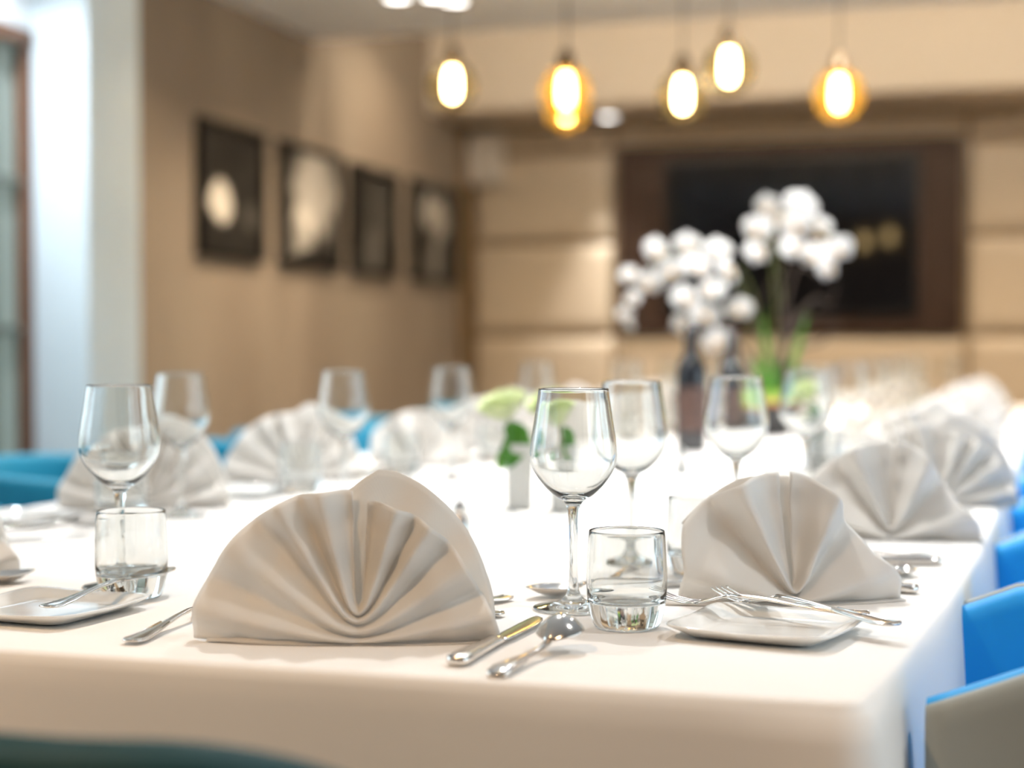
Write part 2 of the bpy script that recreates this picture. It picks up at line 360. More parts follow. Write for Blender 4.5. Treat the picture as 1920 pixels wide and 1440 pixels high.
for i, (x0, x1, y0, y1, bgv, blobs, lab) in enumerate(pics):
    y0 -= 12-2*i; y1 -= 12-2*i
    xm = (x0+x1)/2
    p0 = at_x(x0, 600, XL); p1 = at_x(x1, 600, XL)
    zt_ = at_x(x0+2, y0, XL).z; zb_ = at_x(x0+2, y1, XL).z
    yc, zc, hy, hz = (p0.y+p1.y)/2, (zt_+zb_)/2, (p1.y-p0.y)/2, (zt_-zb_)/2
    t = thing('framed_picture', 'black framed photograph on the tan wall, '+lab, 'picture', (XL, yc, zc-hz), 0, 'framed photographs on the tan wall')
    fr = MB(); wd = .03
    fr.box(0.001, .035, -hy, -hy+wd, 0, 2*hz).box(0.001, .035, hy-wd, hy, 0, 2*hz).box(0.001, .035, -hy+wd, hy-wd, 0, wd).box(0.001, .035, -hy+wd, hy-wd, 2*hz-wd, 2*hz)
    fr.build('picture_frame', M['blackf'], t, smooth=False, bevel=.003)
    o = MB().box(0.004-.02, .02-.02, -hy+wd, hy-wd, -hz+wd, hz-wd).build('print', print_mat('photo_print', bgv, blobs), t, smooth=False)
    o.location = (.02, 0, hz)

# ---------------------------------------------------------------- lamps
def downlight_proto():
    t = thing('ceiling_downlight', 'x', 'downlight')
    MB().lathe([(.052, 0), (.066, -.001), (.070, -.006), (.066, -.009), (.052, -.007), (.048, -.002), (.052, 0)], 32).build('trim_ring', M['metal'], t)
    MB().lathe([(0, -.0025), (.046, -.0025), (.048, -.001), (.046, 0), (0, 0)], 32).build('lens', M['lens'], t)
    return t
PROTO['down'] = downlight_proto()
def downlight(x, y, z, power, label, col=WARM, spread=120, group='recessed ceiling downlights'):
    o = inst('down', (x, y, z), 0, label, group)
    l = bpy.data.lights.new('downlight_lamp', 'AREA'); l.shape = 'DISK'; l.size = .08; l.energy = power; l.color = col; l.spread = math.radians(spread)
    lo = bpy.data.objects.new('downlight_lamp', l); COL.objects.link(lo); lo.location = (x, y, z-.012)
    return o
spots = [(at(745, -6, ZC), 'left one of three lit downlights at the top edge of the picture'), (at(815, -8, ZC), 'middle one of three lit downlights at the top edge of the picture'), (at(852, 0, ZC), 'right one of three lit downlights at the top edge of the picture')]
for p, lab in spots: downlight(p.x, p.y, ZC, 10, lab)
p = at(1140, 218, ZS); downlight(p.x, p.y, ZS, 6, 'lit downlight in the soffit above the padded wall', col=NEUT, spread=55)
for i, (x, y, pw) in enumerate([(-.75, 2.25, 12), (-.45, 3.05, 17), (-.75, 4.0, 17), (-.35, 4.9, 17), (-.55, 5.9, 17), (.35, 3.6, 11), (.5, 5.2, 11), (-2.3, 5.2, 9), (-2.4, 7.5, 14), (-1.0, .1, 15), (-1.2, 7.5, 26), (.2, 7.5, 26), (1.6, 7.5, 26), (-2.62, 3.7, 24), (.9, -.6, 12), (-2.0, -.9, 9), (.75, 1.35, 7)]):  # column and blue-chair lamps are unseen, added to brighten column and right napkin
    zz = ZC if y < YE else ZR  # raised-ceiling lamps past the corner one are unseen, added to brighten the bulkhead
    downlight(x, y, zz, pw, 'ceiling downlight ' + ['over the near middle of the table', 'over the rose vases', 'over the bottles', 'over the far middle of the table', 'over the far end of the table', 'over the right hand chairs', 'over the farthest right hand chairs', 'in front of the framed pictures', 'in the raised ceiling by the corner', 'above the near chair', 'added in the raised ceiling left of the middle to light the bulkhead', 'added in the raised ceiling above the television to light the bulkhead', 'added in the raised ceiling towards the right wall to light the bulkhead', 'added to brighten the pale column', 'behind the camera on the window side', 'behind the camera on the tan wall side', 'added above the nearest blue chair to brighten the napkin'][i], col=(.82, .9, 1.0) if i == 13 else ((1, .64, .34) if i in (9, 14, 15) else WARM if i not in (0, 1, 2, 3, 4, 5, 6, 16) else NEUT))
def pendant(key, gm, kind):
    t = thing('pendant_lamp', 'x', 'pendant lamp'); PROTO[key] = t
    R = .080
    prof = [(.022, .078)]+[(R*math.sin(a), R*math.cos(a)*1.05) for a in [math.radians(q) for q in range(16, 181, 12)]]+[(0, -R*1.05)]
    MB().lathe(prof, 40).build('globe', gm, t)
    MB().lathe([(0, .135), (.012, .135), (.02, .128), (.028, .09), (.033, .084), (.032, .060), (.02, .058), (0, .058)], 24).build('lamp_cap', M['brass'], t)
    MB().lathe([(0, .058), (.014, .056), (.021, .03), (.023, 0), (.021, -.03), (.013, -.045), (0, -.05)], 24).build('bulb', M['bulb'], t)
    return t
pendant('pend_a', M['amber'], 0); pendant('pend_s', M['smoke'], 1)
for px, py, Y, key, lab in [(848, 160, 5.2, 'pend_s', 'smoky glass globe pendant lamp, nearest the left wall'), (1061, 172, 5.0, 'pend_a', 'amber glass globe pendant lamp left of the soffit downlight'),
                       (1062, 203, 5.7, 'pend_a', 'amber globe pendant lamp partly behind another amber pendant'),
                       (1280, 180, 5.2, 'pend_s', 'smoky glass globe pendant lamp hanging below its neighbour'), (1367, 128, 5.0, 'pend_s', 'smoky glass globe pendant lamp, highest of the row'),
                       (1573, 178, 5.2, 'pend_a', 'amber glass globe pendant lamp nearest the right')]:
    p = at_y(px, py, Y); o = inst(key, p, 0, lab, 'globe pendant lamps over the table')
    MB().tube([(0, 0, .13), (0, 0, ZC-p.z-.02)], .0025, 6).build('cord', M['blackf'], o)
    MB().lathe([(0, ZC-p.z-.001), (.045, ZC-p.z-.001), (.045, ZC-p.z-.02), (.01, ZC-p.z-.03), (0, ZC-p.z-.03)], 24).build('ceiling_rose', M['brass'], o)

# unseen warm strip added behind the low ceiling edge to brighten the bulkhead
cv = thing('added_light_strip', 'unseen warm light strip added on top of the low ceiling edge to brighten the bulkhead', 'light strip', (0, YE, ZC+.12))
rel(boxo('strip_profile', M['metal'], XL+.2, XR-.2, YE+.001, YE+.02, ZC+.17, ZC+.21), cv)
rel(boxo('strip_diffuser', M['lens'], XL+.2, XR-.2, YE+.02, YE+.024, ZC+.175, ZC+.205), cv)
l = bpy.data.lights.new('added_strip_lamp', 'AREA'); l.shape = 'RECTANGLE'; l.size = XR-XL-.4; l.size_y = .05; l.energy = 290; l.color = (1.0, .84, .64)
lo = bpy.data.objects.new('added_strip_lamp', l); COL.objects.link(lo); lo.location = ((XL+XR)/2, YE+.04, ZC+.19); lo.rotation_euler = (-PI/2, 0, 0); lo.rotation_euler = (PI/2, 0, PI)

# ---------------------------------------------------------------- table and cloth
ZT = 0.75
def edge_right(y):   # the right table edge as the photograph shows it
    pts = [(1.0, -.095), (1.12, -.09), (1.30, -.071), (1.6, -.043), (2.02, -.016), (2.79, .018), (4.0, .06), (6.75, .14)]
    for (a, va), (b_, vb) in zip(pts, pts[1:]):
        if y <= b_: return va+(vb-va)*(y-a)/(b_-a)
    return pts[-1][1]
Y0, Y1 = 1.135, 6.7
def edge_left(y): return -1.46+.05*(y-1.1)/1.4 if y < 5 else -1.32
out = []
ny = 90
corner = .016
def rc(cx, cy_, a0, a1, r, n=8): return [(cx+r*math.cos(a0+(a1-a0)*i/n), cy_+r*math.sin(a0+(a1-a0)*i/n)) for i in range(n+1)]
xr0, xr1, xl0, xl1 = edge_right(Y0), edge_right(Y1), edge_left(Y0), edge_left(Y1)
for i in range(60): out.append((xl0+corner+(xr0-xl0-2*corner)*i/60, Y0))
out += rc(xr0-corner, Y0+corner, -PI/2, 0, corner)
for i in range(1, 160):
    y = Y0+corner+(Y1-Y0-2*corner)*i/160; out.append((edge_right(y), y))
out += rc(xr1-corner, Y1-corner, 0, PI/2, corner)
for i in range(1, 40): out.append((xr1-corner-(xr1-xl1-2*corner)*i/40, Y1))
out += rc(xl1+corner, Y1-corner, PI/2, PI, corner)
for i in range(1, 160):
    y = Y1-corner-(Y1-Y0-2*corner)*i/160; out.append((edge_left(y), y))
out += rc(xl0+corner, Y0+corner, PI, 1.5*PI, corner)[:-1]
N = len(out)
nrm = []
for i in range(N):
    a, c = out[i-1], out[(i+1) % N]; d = Vector((c[0]-a[0], c[1]-a[1])).normalized(); nrm.append(Vector((d.y, -d.x)))
arc = [0]
for i in range(1, N): arc.append(arc[-1]+(Vector(out[i])-Vector(out[i-1])).length)
L = arc[-1]
corner_pts = [Vector((xr0, Y0)), Vector((xr1, Y1)), Vector((xl0, Y0)), Vector((xl1, Y1))]
rings = []
def ring(off, z, wave=0, flare=0):
    r = []
    for i in range(N):
        s = arc[i]
        cd = min((Vector(out[i])-c).length for c in corner_pts)
        cf = math.exp(-(cd/.07)**2)
        side = out[i][0] > -.3 and out[i][1] > Y0+.03
        wv = wave*(math.sin(s*11+1.3)*.6+math.sin(s*23+.5)*.35+math.sin(s*5.1)*.5)*(1.0 if side else .45)
        o_ = off+wv+flare*(1.0+1.6*cf)
        o_ = min(o_, .034) if side else o_
        r.append((out[i][0]+nrm[i].x*o_, out[i][1]+nrm[i].y*o_, z))
    return r
drops = [0, .004, .012, .03, .06, .10, .15, .20, .26, .32, .38]
for dz in reversed(drops[2:]):
    f = dz/.38; rings.append(ring(.006, ZT-dz, .016*f**.8, .022*f**.7))
rings += [ring(.0065, ZT-.009), ring(.0045, ZT-.004), ring(0.0, ZT-.0005), ring(-.006, ZT)]
b = MB(); b.rings(rings)
# top as a fan of inner rings towards a spine, flat
inner = rings[-1]; base = len(b.v)-N
sp_pts = []
for i in range(N):
    x, y, z = inner[i]; yy = min(max(y, Y0+.65), Y1-.65); sp_pts.append((-.7+.02*(yy-Y0), yy, ZT))
b.rings([inner, [tuple(Vector(a)*.5+Vector(c)*.5) for a, c in zip(inner, sp_pts)], sp_pts])
clo = b.build('tablecloth', M['cloth'], weld=True)
tag(clo, 'long white tablecloth draped over the dining table with a hanging front', 'tablecloth')
tt = thing('dining_table', 'long dining table hidden under the white tablecloth', 'table', (-.7, 3.9, 0))
b = MB(); poly = [(p[0]-n_.x*.006, p[1]-n_.y*.006) for p, n_ in zip(out, nrm)]
b.rings([[(x, y, ZT-.03) for x, y in poly], [(x, y, ZT-.004) for x, y in poly]], True, True, True)
rel(b.build('tabletop', M['legw'], smooth=False), tt)
for x in (-1.25, -.25):
    for y in (1.5, 6.2): rel(boxo('leg', M['legw'], x-.035, x+.035, y-.035, y+.035, 0, ZT-.03), tt)

# ---------------------------------------------------------------- napkins
def lerp_poly(tab, x):
    if x <= tab[0][0]: return tab[0][1]
    for (a, va), (b_, vb) in zip(tab, tab[1:]):
        if x <= b_:
            t = (x-a)/(b_-a) if b_ > a else 0; return va+(vb-va)*t
    return tab[-1][1]
def polar(pts, flip):
    t = sorted([(math.atan2(z, -x if flip else x), math.hypot(x, z)) for x, z in pts]); return t
def make_napkin(key, left, right, back, npl, amp, slot=.35, zk=.030, lean=.10, basew=(.125, .118), seed=0):
    rnd = random.Random(seed)
    t = thing('folded_napkin', 'x', 'napkin'); PROTO[key] = t
    TL, TR = polar(left, True), polar(right, False)
    ph = [rnd.uniform(-.5, .5) for _ in range(8)]
    def wave(k):
        q = (k*npl+.12*math.sin(k*9+ph[0])); f = q-math.floor(q)
        tri = 1-abs(2*f-1)                    # 0..1..0
        return .45*((tri*tri*(3-2*tri))*2-1)+.55*(-math.cos(2*PI*f))
    NK, NT = npl*22, 64
    def fn(u, v):
        k = u; th = math.radians(.6+87.4*(k**.93)); s = 2*v-1
        R = lerp_poly(TL, th) if s < 0 else lerp_poly(TR, th)
        rho = abs(s)**1.15*R
        zv = .0015+zk*(k**1.15)
        x = math.copysign(rho*math.cos(th)+slot*.006*min(1, rho/.02)*k, s); z = math.sqrt((rho*math.sin(th))**2+zv*zv*math.exp(-(rho/.09)**2))
        w = wave(k+(.02*ph[1] if s < 0 else -.02*ph[2]))
        A = amp*(.35+.65*min(1, rho/.10))
        y = -A*w - .010*math.exp(-(rho/.035)**2)*(1-.6*k) + lean*z - .010*math.exp(-(z/.03)**2)*min(1, rho/.05)
        y += .012*(x/.12)**2 + .002*math.sin(14*rho/.1+ph[3])*rho/.12
        if abs(s) > .97: y += .0006
        z += .0012*math.sin(th*7+ph[4])*min(1, rho/.1)*(1-k*.5)
        return (x, y, max(z, .0012))
    MB().grid(fn, NK, NT).build('front_fan', M['napkin'], t, solid=.0011)
    TB = sorted([(math.atan2(z, x), math.hypot(x, z)) for x, z in back])
    a0, a1 = TB[0][0], TB[-1][0]
    def fb(u, v):
        th = a0+(a1-a0)*u; R = lerp_poly(TB, th); rho = v*R
        f = u*npl*1.1+.3; f -= math.floor(f); tri = 1-abs(2*f-1); w = (tri*tri*(3-2*tri))*2-1
        x = rho*math.cos(th); z = rho*math.sin(th)
        y = amp+.006 - amp*.35*w*min(1, rho/.1)+lean*z+.012*(x/.12)**2+.004*(rho/R)**3
        return (x, y, max(z, .0012))
    MB().grid(fb, npl*14, 26).build('back_fan', M['napkin'], t, solid=.0011)
    # the flat lower layers the fan stands on
    b = MB()
    for q, (w0, w1, d0, d1, h) in enumerate(((-basew[0], basew[1], -.012, .030, .0035), (-basew[0]*.93, basew[1]*.97, -.016, .045, .0012))):
        def ff(u, v, w0=w0, w1=w1, d0=d0, d1=d1, h=h):
            x = w0+(w1-w0)*u; e = 1-abs(2*u-1)**3
            y = d0*e+.004+(d1-d0*e)*v
            return (x, y, .0008+h*math.sin(PI*min(1, v*1.0+.12))*(.6+.4*math.sin(u*5+q)))
        b.grid(ff, 30, 8)
    b.build('base_fold', M['napkin'], t, solid=.0009)
    return t
cmp_ = lambda L_: [(x/100, z/100) for x, z in L_]
make_napkin('napA', cmp_([(-14.1, .3), (-14, 2.9), (-12.2, 6.5), (-10.4, 9), (-7.4, 11.1), (-5, 12.2), (-3, 12.55), (-1.0, 12.7), (-.3, 12.6)]),
            cmp_([(.2, 11.8), (1.4, 11.7), (4.5, 10.4), (6.6, 9.0), (8.3, 7.3), (10.0, 4.2), (11.5, 1.8), (11.9, .3)]),
            cmp_([(11.4, .4), (11.3, 2.9), (10.6, 5.6), (9.2, 8.8), (7.8, 10.7), (5.4, 12.9), (2.9, 14.15), (1.4, 14.3), (.2, 13.6), (-1.0, 12.6), (-4, 11.9), (-7, 10.6)]),
            4, .0085, seed=3, basew=(.128, .114))
make_napkin('napB', cmp_([(-10.9, .3), (-10.7, 3.0), (-10.4, 7.6), (-8.8, 9.2), (-6.8, 10.4), (-3.6, 12), (-1.0, 12.4), (-.2, 12.5)]),
            cmp_([(.2, 12.6), (2.1, 12.1), (4.4, 10.4), (6.0, 7.6), (8.2, 4.7), (10.8, 2.2), (11.2, .3)]),
            cmp_([(10.2, .4), (7.8, 3.7), (5.0, 7.6), (3.4, 10.0), (1.1, 12.0), (-.8, 12.1), (-3.6, 11.9), (-6.8, 10.3), (-10.1, 7.5)]),
            2, .015, seed=9, slot=.2, zk=.016, lean=.16, basew=(.126, .114))

# ---------------------------------------------------------------- glasses
def wine_glass():
    t = thing('wine_glass', 'x', 'wine glass')
    outer = [(0, .0004), (.030, .0004), (.0365, .0010), (.0380, .0022), (.0370, .0032), (.028, .0048), (.016, .0078), (.0085, .0125), (.0052, .020), (.0041, .032), (.0038, .050), (.0040, .070), (.0048, .086), (.0062, .096), (.0095, .1025),
             (.0175, .1075), (.0255, .1145), (.0325, .1230), (.0378, .1320), (.0405, .1405), (.0412, .1480), (.0405, .1570), (.0388, .1690), (.0366, .1830), (.0345, .1970), (.0330, .2078)]
    inner = [(.0327, .2087), (.0321, .2082), (.0318, .2070), (.0334, .1968), (.0355, .1828), (.0378, .1688), (.0395, .1570), (.0402, .1480), (.0395, .1408), (.0368, .1328), (.0314, .1245), (.0243, .1168), (.0165, .1110), (.0085, .1078), (0, .1068)]
    def dens(pr):
        o = []
        for i in range(len(pr)-1):
            p0 = pr[max(i-1, 0)]; p1 = pr[i]; p2 = pr[i+1]; p3 = pr[min(i+2, len(pr)-1)]
            for k in range(3):
                s = k/3
                o.append(tuple(.5*((2*p1[j])+(-p0[j]+p2[j])*s+(2*p0[j]-5*p1[j]+4*p2[j]-p3[j])*s*s+(-p0[j]+3*p1[j]-3*p2[j]+p3[j])*s**3) for j in (0, 1)))
        return o+[pr[-1]]
    prof = dens(outer)+dens(inner)
    prof = [(max(r, 0), z) for r, z in prof]
    # one blown piece: bowl, stem and foot are cut at the stem ends so that each is its own closed part
    MB().lathe(prof, 72).build('bowl_and_stem', M['glass'], t, weld=True)
    return t
PROTO['wine'] = wine_glass()
def tumbler():
    t = thing('water_glass', 'x', 'water glass')
    pr = [(0, .0012), (.018, .0006), (.0262, .0005), (.0288, .0018), (.0308, .006), (.0330, .014), (.0348, .024), (.0356, .035), (.0358, .046), (.0353, .060), (.0345, .074), (.0337, .0845), (.0334, .0862), (.0328, .0865), (.0324, .0858),
          (.0330, .074), (.0338, .060), (.0343, .046), (.0340, .036), (.0330, .0285), (.0305, .0245), (.025, .0228), (.015, .0220), (0, .0218)]
    o = MB().lathe(pr, 72).build('tumbler_body', M['glass'], t, weld=True)
    m = o.modifiers.new('sub', 'SUBSURF'); m.levels = 1; m.render_levels = 1
    return t
PROTO['tumb'] = tumbler()
# a single blown piece is one mesh: fold the lone child into a top-level mesh
for key, nm, cat in (('wine', 'wine_glass', 'wine glass'), ('tumb', 'water_glass', 'water glass')):
    e = PROTO[key]; ch = e.children[0]; ch.parent = None; bpy.data.objects.remove(e); ch.name = nm; ch['category'] = cat; PROTO[key] = ch

# ---------------------------------------------------------------- plate
def plate():
    t = None
    def sq(h, r, z, n=64):
        pts = []
        for k in range(n):
            a = 2*PI*k/n+PI/4*0; c, s = math.cos(a), math.sin(a)
            e = 2/7.0
            x = math.copysign(abs(c)**e, c)*h; y = math.copysign(abs(s)**e, s)*h
            dip = 0
            pts.append((x, y, z+r*(min(1, (abs(x)*abs(y))/(h*h)))))
        return pts
    rr = [sq(.001, 0, .004), sq(.045, 0, .004), sq(.053, 0, .0045), sq(.056, 0, .006), sq(.062, .001, .0088), sq(.069, .002, .0105), sq(.0725, .0025, .0112), sq(.0735, .0025, .0104), sq(.0725, .0025, .0090),
          sq(.065, .0015, .0058), sq(.058, 0, .0025), sq(.050, 0, .0006), sq(.046, 0, .0004), sq(.001, 0, .0010)]
    o = MB().rings(rr).build('side_plate', M['china'], weld=True)
    o['category'] = 'plate'; return o
PROTO['plate'] = plate()

# ---------------------------------------------------------------- cutlery: handle end at the origin, tip towards +y, lying on z = 0
def loft(b, st, n=14):
    """stations (y, z, halfwidth, thickness, dish, x)"""
    rr = []
    for s in st:
        y, z, w_, th, dish = s[:5]; x0 = s[5] if len(s) > 5 else 0
        r = []
        for k in range(n):
            a = 2*PI*k/n; t = math.cos(a); h = math.sin(a)
            hh = math.copysign(abs(h)**.7, h)
            r.append((x0+w_*t, y, z+dish*t*t+th/2*hh))
        rr.append(r)
    b.rings(rr, True, True, True)
    return b
HND = [(0, .0042, .0035, .0020, 0), (.002, .0040, .0078, .0030, 0), (.008, .0036, .0100, .0034, 0), (.020, .0036, .0096, .0034, 0), (.040, .0050, .0074, .0032, 0), (.065, .0078, .0048, .0032, 0), (.090, .0105, .0034, .0034, 0), (.112, .0118, .0029, .0038, 0)]
def cutlery(kind):
    t = thing({'spoon': 'table_spoon', 'fork': 'table_fork', 'knife': 'table_knife', 'butter': 'butter_knife'}[kind], 'x', 'knife' if kind == 'butter' else kind)
    if kind == 'knife':
        H = [(0, .0050, .004, .005, 0), (.002, .0052, .0080, .0088, 0), (.006, .0054, .0098, .0098, 0), (.020, .0054, .0094, .0098, 0), (.055, .0052, .0078, .0090, 0), (.085, .0052, .0066, .0084, 0), (.094, .0052, .0075, .0090, 0), (.098, .0050, .0070, .0070, 0), (.101, .0046, .0050, .0040, 0)]
        loft(MB(), H).build('handle', M['steel'], t, bevel=0)
        B = [(.100, .0044, .0062, .0022, 0), (.110, .0044, .0082, .0020, 0), (.14, .0044, .0092, .0018, 0), (.175, .0044, .0094, .0016, 0), (.200, .0044, .0080, .0014, 0, -.0012), (.213, .0044, .0054, .0012, 0, -.003), (.220, .0044, .0015, .0008, 0, -.0055)]
        loft(MB(), B).build('blade', M['steel'], t)
    elif kind == 'butter':
        loft(MB(), [(y*.62, z, w_*.9, th, d) for y, z, w_, th, d in HND]+[(.080, .0112, .0034, .0034, 0)]).build('handle', M['steel'], t)
        loft(MB(), [(.078, .0112, .0034, .0030, 0), (.086, .0105, .0070, .0020, .0004), (.098, .0095, .0105, .0016, .0012), (.115, .0090, .0118, .0015, .0016, -.001), (.130, .0092, .0095, .0014, .0012, -.002), (.140, .0096, .0050, .0012, .0006, -.004), (.144, .0098, .0012, .0008, 0, -.005)]).build('blade', M['steel'], t)
    else:
        loft(MB(), HND+[(.128, .0116, .0030, .0036, 0)]).build('handle', M['steel'], t)
        # raised border pattern on the handle end
        bd = MB()
        for sx in (-1, 1): bd.tube([(sx*(w_*.82), y, z+.0014) for y, z, w_, th, d in HND[1:6]], .0007, 6)
        bd.build('handle_pattern', M['steel'], t)
        if kind == 'spoon':
            S = []
            for i in range(17):
                q = i/16; a = PI*q; hw = .0228*math.sin(a)**.72*(1.0-.12*q+.0) if 0 < q < 1 else .0
                hw = max(hw, .0028 if q < .5 else .0012)
                cen = -.0098*math.sin(a)**1.0
                S.append((.126+.066*q, .0112+cen+.0012*q, hw, .0016, -cen*.95))
            loft(MB(), S, 24).build('spoon_bowl', M['steel'], t)
        else:
            b = MB()
            S = [(.124, .0116, .0030, .0036, 0), (.132, .0100, .0052, .0026, 0), (.139, .0075, .0095, .0020, .0010), (.147, .0050, .0118, .0018, .0014), (.154, .0036, .0122, .0017, .0014)]
            loft(b, S)
            for k in range(4):
                x = (-1.5+k)*.0068
                loft(b, [(.152, .0040, .0027, .0016, 0, x*1.0), (.166, .0036, .0019, .0016, 0, x*.99), (.180, .0058, .0016, .0015, 0, x*.96), (.193, .0100, .0012, .0013, 0, x*.93), (.197, .0118, .0006, .0008, 0, x*.93)], 8)
            b.build('fork_head', M['steel'], t)
    return t
for k_ in ('spoon', 'fork', 'knife', 'butter'): PROTO[k_] = cutlery(k_)
def lay(kind, h, tip, label, group=None, z=ZT, rx=0, ry=0, scale=None):
    a = at(*h, z); c = at(*tip, z); d = c-a
    return inst(kind, a, math.atan2(-d.x, d.y), label, group, rx=rx, ry=ry, scale=scale)

EPS = .0004
GW, GT, GN, GP = 'wine glasses on the table', 'water tumblers on the table', 'fan folded napkins at the places', 'square side plates'
GS = 'polished steel cutlery at the places'
# --- front place
inst('napA', at(672, 1207), YAW*.99, 'large fan folded napkin at the near edge, nearest and biggest of all napkins', GN)
inst('wine', at(1075, 1143), 0, 'tall clear wine glass in sharp focus behind the spoon, nearest of all wine glasses', GW)
inst('tumb', at(1175, 1177), 0, 'clear thick based water tumbler in sharp focus beside the nearest wine glass', GT)
lay('knife', (853, 1252), (985, 1182), 'knife lying under the spoon, right of the nearest napkin', GS)
lay('spoon', (925, 1254), (1025, 1215), 'spoon lying face down across the knife right of the nearest napkin', GS, z=ZT+.0075, rx=math.radians(-12.5), ry=PI, scale=(.93, .74, 1.4))
lay('fork', (243, 1211), (345, 1172), 'fork sticking out from under the left side of the nearest napkin', GS)
lay('fork', (955, 1125), (800, 1160), 'dessert fork behind the nearest napkin with only its handle end showing', GS, scale=.9)
lay('spoon', (945, 1158), (780, 1150), 'dessert spoon whose handle end peeps out right of the nearest napkin', GS, scale=.9)
inst('plate', at(88, 1152), math.radians(-6), 'square white side plate holding a butter knife at the left edge of the picture', GP)
lay('butter', (84, 1146), (278, 1104), 'butter knife lying across the leftmost near side plate', GS, z=ZT+.0115, rx=math.radians(1.5), scale=(1.2, 1.35, 1))
# --- left place beside the front place
inst('napA', at(-175, 1098), math.radians(48), 'white napkin cut off by the left edge of the picture behind the side plate', GN)
inst('wine', at(226, 1102), 0, 'clear wine glass at the left standing behind a water tumbler', GW)
inst('tumb', at(247, 1120), 0, 'clear water tumbler at the left in front of a wine glass', GT)
lay('spoon', (-285, 1124), (35, 1092), 'spoon at the left edge with its bowl just behind the side plate', GS)
lay('knife', (-140, 1030), (25, 1018), 'knife at the left edge glinting behind the cut off napkin', GS)
inst('plate', at(38, 980), math.radians(-4), 'square side plate at the far left edge below the teal chair', GP)
lay('fork', (-60, 1004), (52, 998), 'fork lying in front of the far left side plate', GS)
# --- first place on the right side
inst('napB', at(1487, 1133)+Vector((0, 0, 0)), YAW*1.0+math.radians(6), 'white napkin at the first right hand place, behind the plate with two forks', GN)
inst('wine', at(1184, 1058), 0, 'clear wine glass standing just behind the nearest wine glass', GW)
inst('tumb', at(1311, 1080), 0, 'clear water tumbler half hidden behind the napkin of the first right hand place', GT)
inst('plate', at(1440, 1188), math.radians(-11), 'square white side plate in front of the right napkin carrying two crossed forks', GP)
lay('fork', (1630, 1160), (1255, 1132), 'upper fork laid across the right side plate', GS, z=ZT+.0145, scale=1.0)
lay('fork', (1684, 1180), (1262, 1110), 'lower fork whose handle end sticks out past the right side plate', GS, z=ZT+.0125, ry=0, scale=1.03)
lay('spoon', (1290, 1098), (1060, 1118), 'spoon lying behind the nearest wine glass with its bowl beside the stem', GS)
lay('fork', (1142, 1092), (1236, 1048), 'dessert fork seen through the nearest water tumbler', GS, scale=.62)
lay('knife', (1722, 1114), (1500, 1098), 'knife whose handle end sticks out right of the first right hand napkin', GS)
# --- second place on the right side
inst('napB', at(1672, 1012), YAW+math.radians(-14), 'bright white napkin at the second right hand place', GN)
inst('wine', at(1380, 1010), 0, 'blurred wine glass in front of the dark bottles', GW)
inst('tumb', at(1478, 1000), 0, 'blurred tumbler between the first two right hand napkins', GT)
lay('knife', (1766, 1060), (1600, 1058), 'knife sticking out right behind the first right hand napkin', GS)
lay('fork', (1741, 1046), (1600, 1050), 'fork behind the knife between the first two right hand napkins', GS)
lay('spoon', (1665, 1108), (1712, 1062), 'spoon standing out from the right end of the first right hand napkin', GS, scale=.7)
lay('knife', (1790, 1000), (1640, 985), 'knife handle end right of the second right hand napkin', GS)
# --- third right
inst('napA', at(1762, 948), YAW+math.radians(-20), 'shaded greyish napkin at the third right hand place', GN)
inst('wine', at(1510, 943), 0, 'blurred wine glass right of the orchid pot', GW)
inst('tumb', at(1600, 925), 0, 'blurred tumbler at the third right hand place', GT)
inst('plate', at(1720, 975), math.radians(-3), 'side plate between the second and third right hand napkins', GP)
lay('fork', (1800, 970), (1700, 965), 'fork before the third right hand napkin', GS)
lay('spoon', (1830, 940), (1720, 935), 'spoon behind the third right hand napkin', GS)
# --- left row, hand placed
ordn = ['first', 'second', 'third', 'fourth', 'fifth', 'sixth', 'seventh', 'eighth', 'ninth', 'tenth']
LN = [((282, 955), .148, 1.0, 'napA', 4), ((563, 903), .15, .99, 'napA', 8), ((788, 876), .135, .93, 'napB', 2), ((945, 846), .15, 1.02, 'napA', -4)]
LG = [((340, 970), (228, 978)), ((645, 940), (566, 925)), ((848, 900), (752, 893)), ((1007, 855), (930, 868))]
lp = []
for i, (p, h, s, key, rot) in enumerate(LN):
    q = at(*p); lp.append(q)
    inst(key, q, YAW+math.radians(rot), f'fan folded white napkin at the {ordn[i]} place along the tan wall side', GN, scale=s)
    inst('wine', at(*LG[i][0]), 0, f'blurred wine glass at the {ordn[i]} place along the tan wall side', GW)
    inst('tumb', at(*LG[i][1]), 0, f'blurred tumbler at the {ordn[i]} place along the tan wall side', GT)
for i in range(4, 9):
    y = 3.60+.5*(i-3)+.02; lp.append(Vector((-1.10+.02*(i-3), y, ZT)))
for i, q in enumerate(lp):
    if i > 3:
        inst(('napA', 'napB')[i % 2], q, YAW+math.radians((i*37) % 20-10), f'small distant napkin at the {ordn[i]} place along the tan wall side', GN)
        inst('wine', q+Vector((.22, -.27, 0)), 0, f'distant wine glass at the {ordn[i]} place along the tan wall side', GW)
        inst('tumb', q+Vector((.20, -.17, 0)), 0, f'distant tumbler at the {ordn[i]} place along the tan wall side', GT)
    e = f'at the {ordn[i]} place along the tan wall side'
    jx = .004*((i*7) % 5-2)
    inst('knife', q+Vector((-.13+jx, -.150 if i else -.135, 0)), -PI/2+.03*jx*50, 'knife '+e, GS)
    inst('spoon', q+Vector((-.12, -.180 if i else -.165, 0)), -PI/2, 'spoon '+e, GS)
    inst('fork', q+Vector((-.11, .115, 0)), -PI/2, 'fork '+e, GS)
    if i: inst('plate', q+Vector((.02, .215, 0)), .03, 'square side plate '+e, GP)
    else: inst('plate', q+Vector((.03, .24, 0)), .03, 'square side plate '+e, GP)
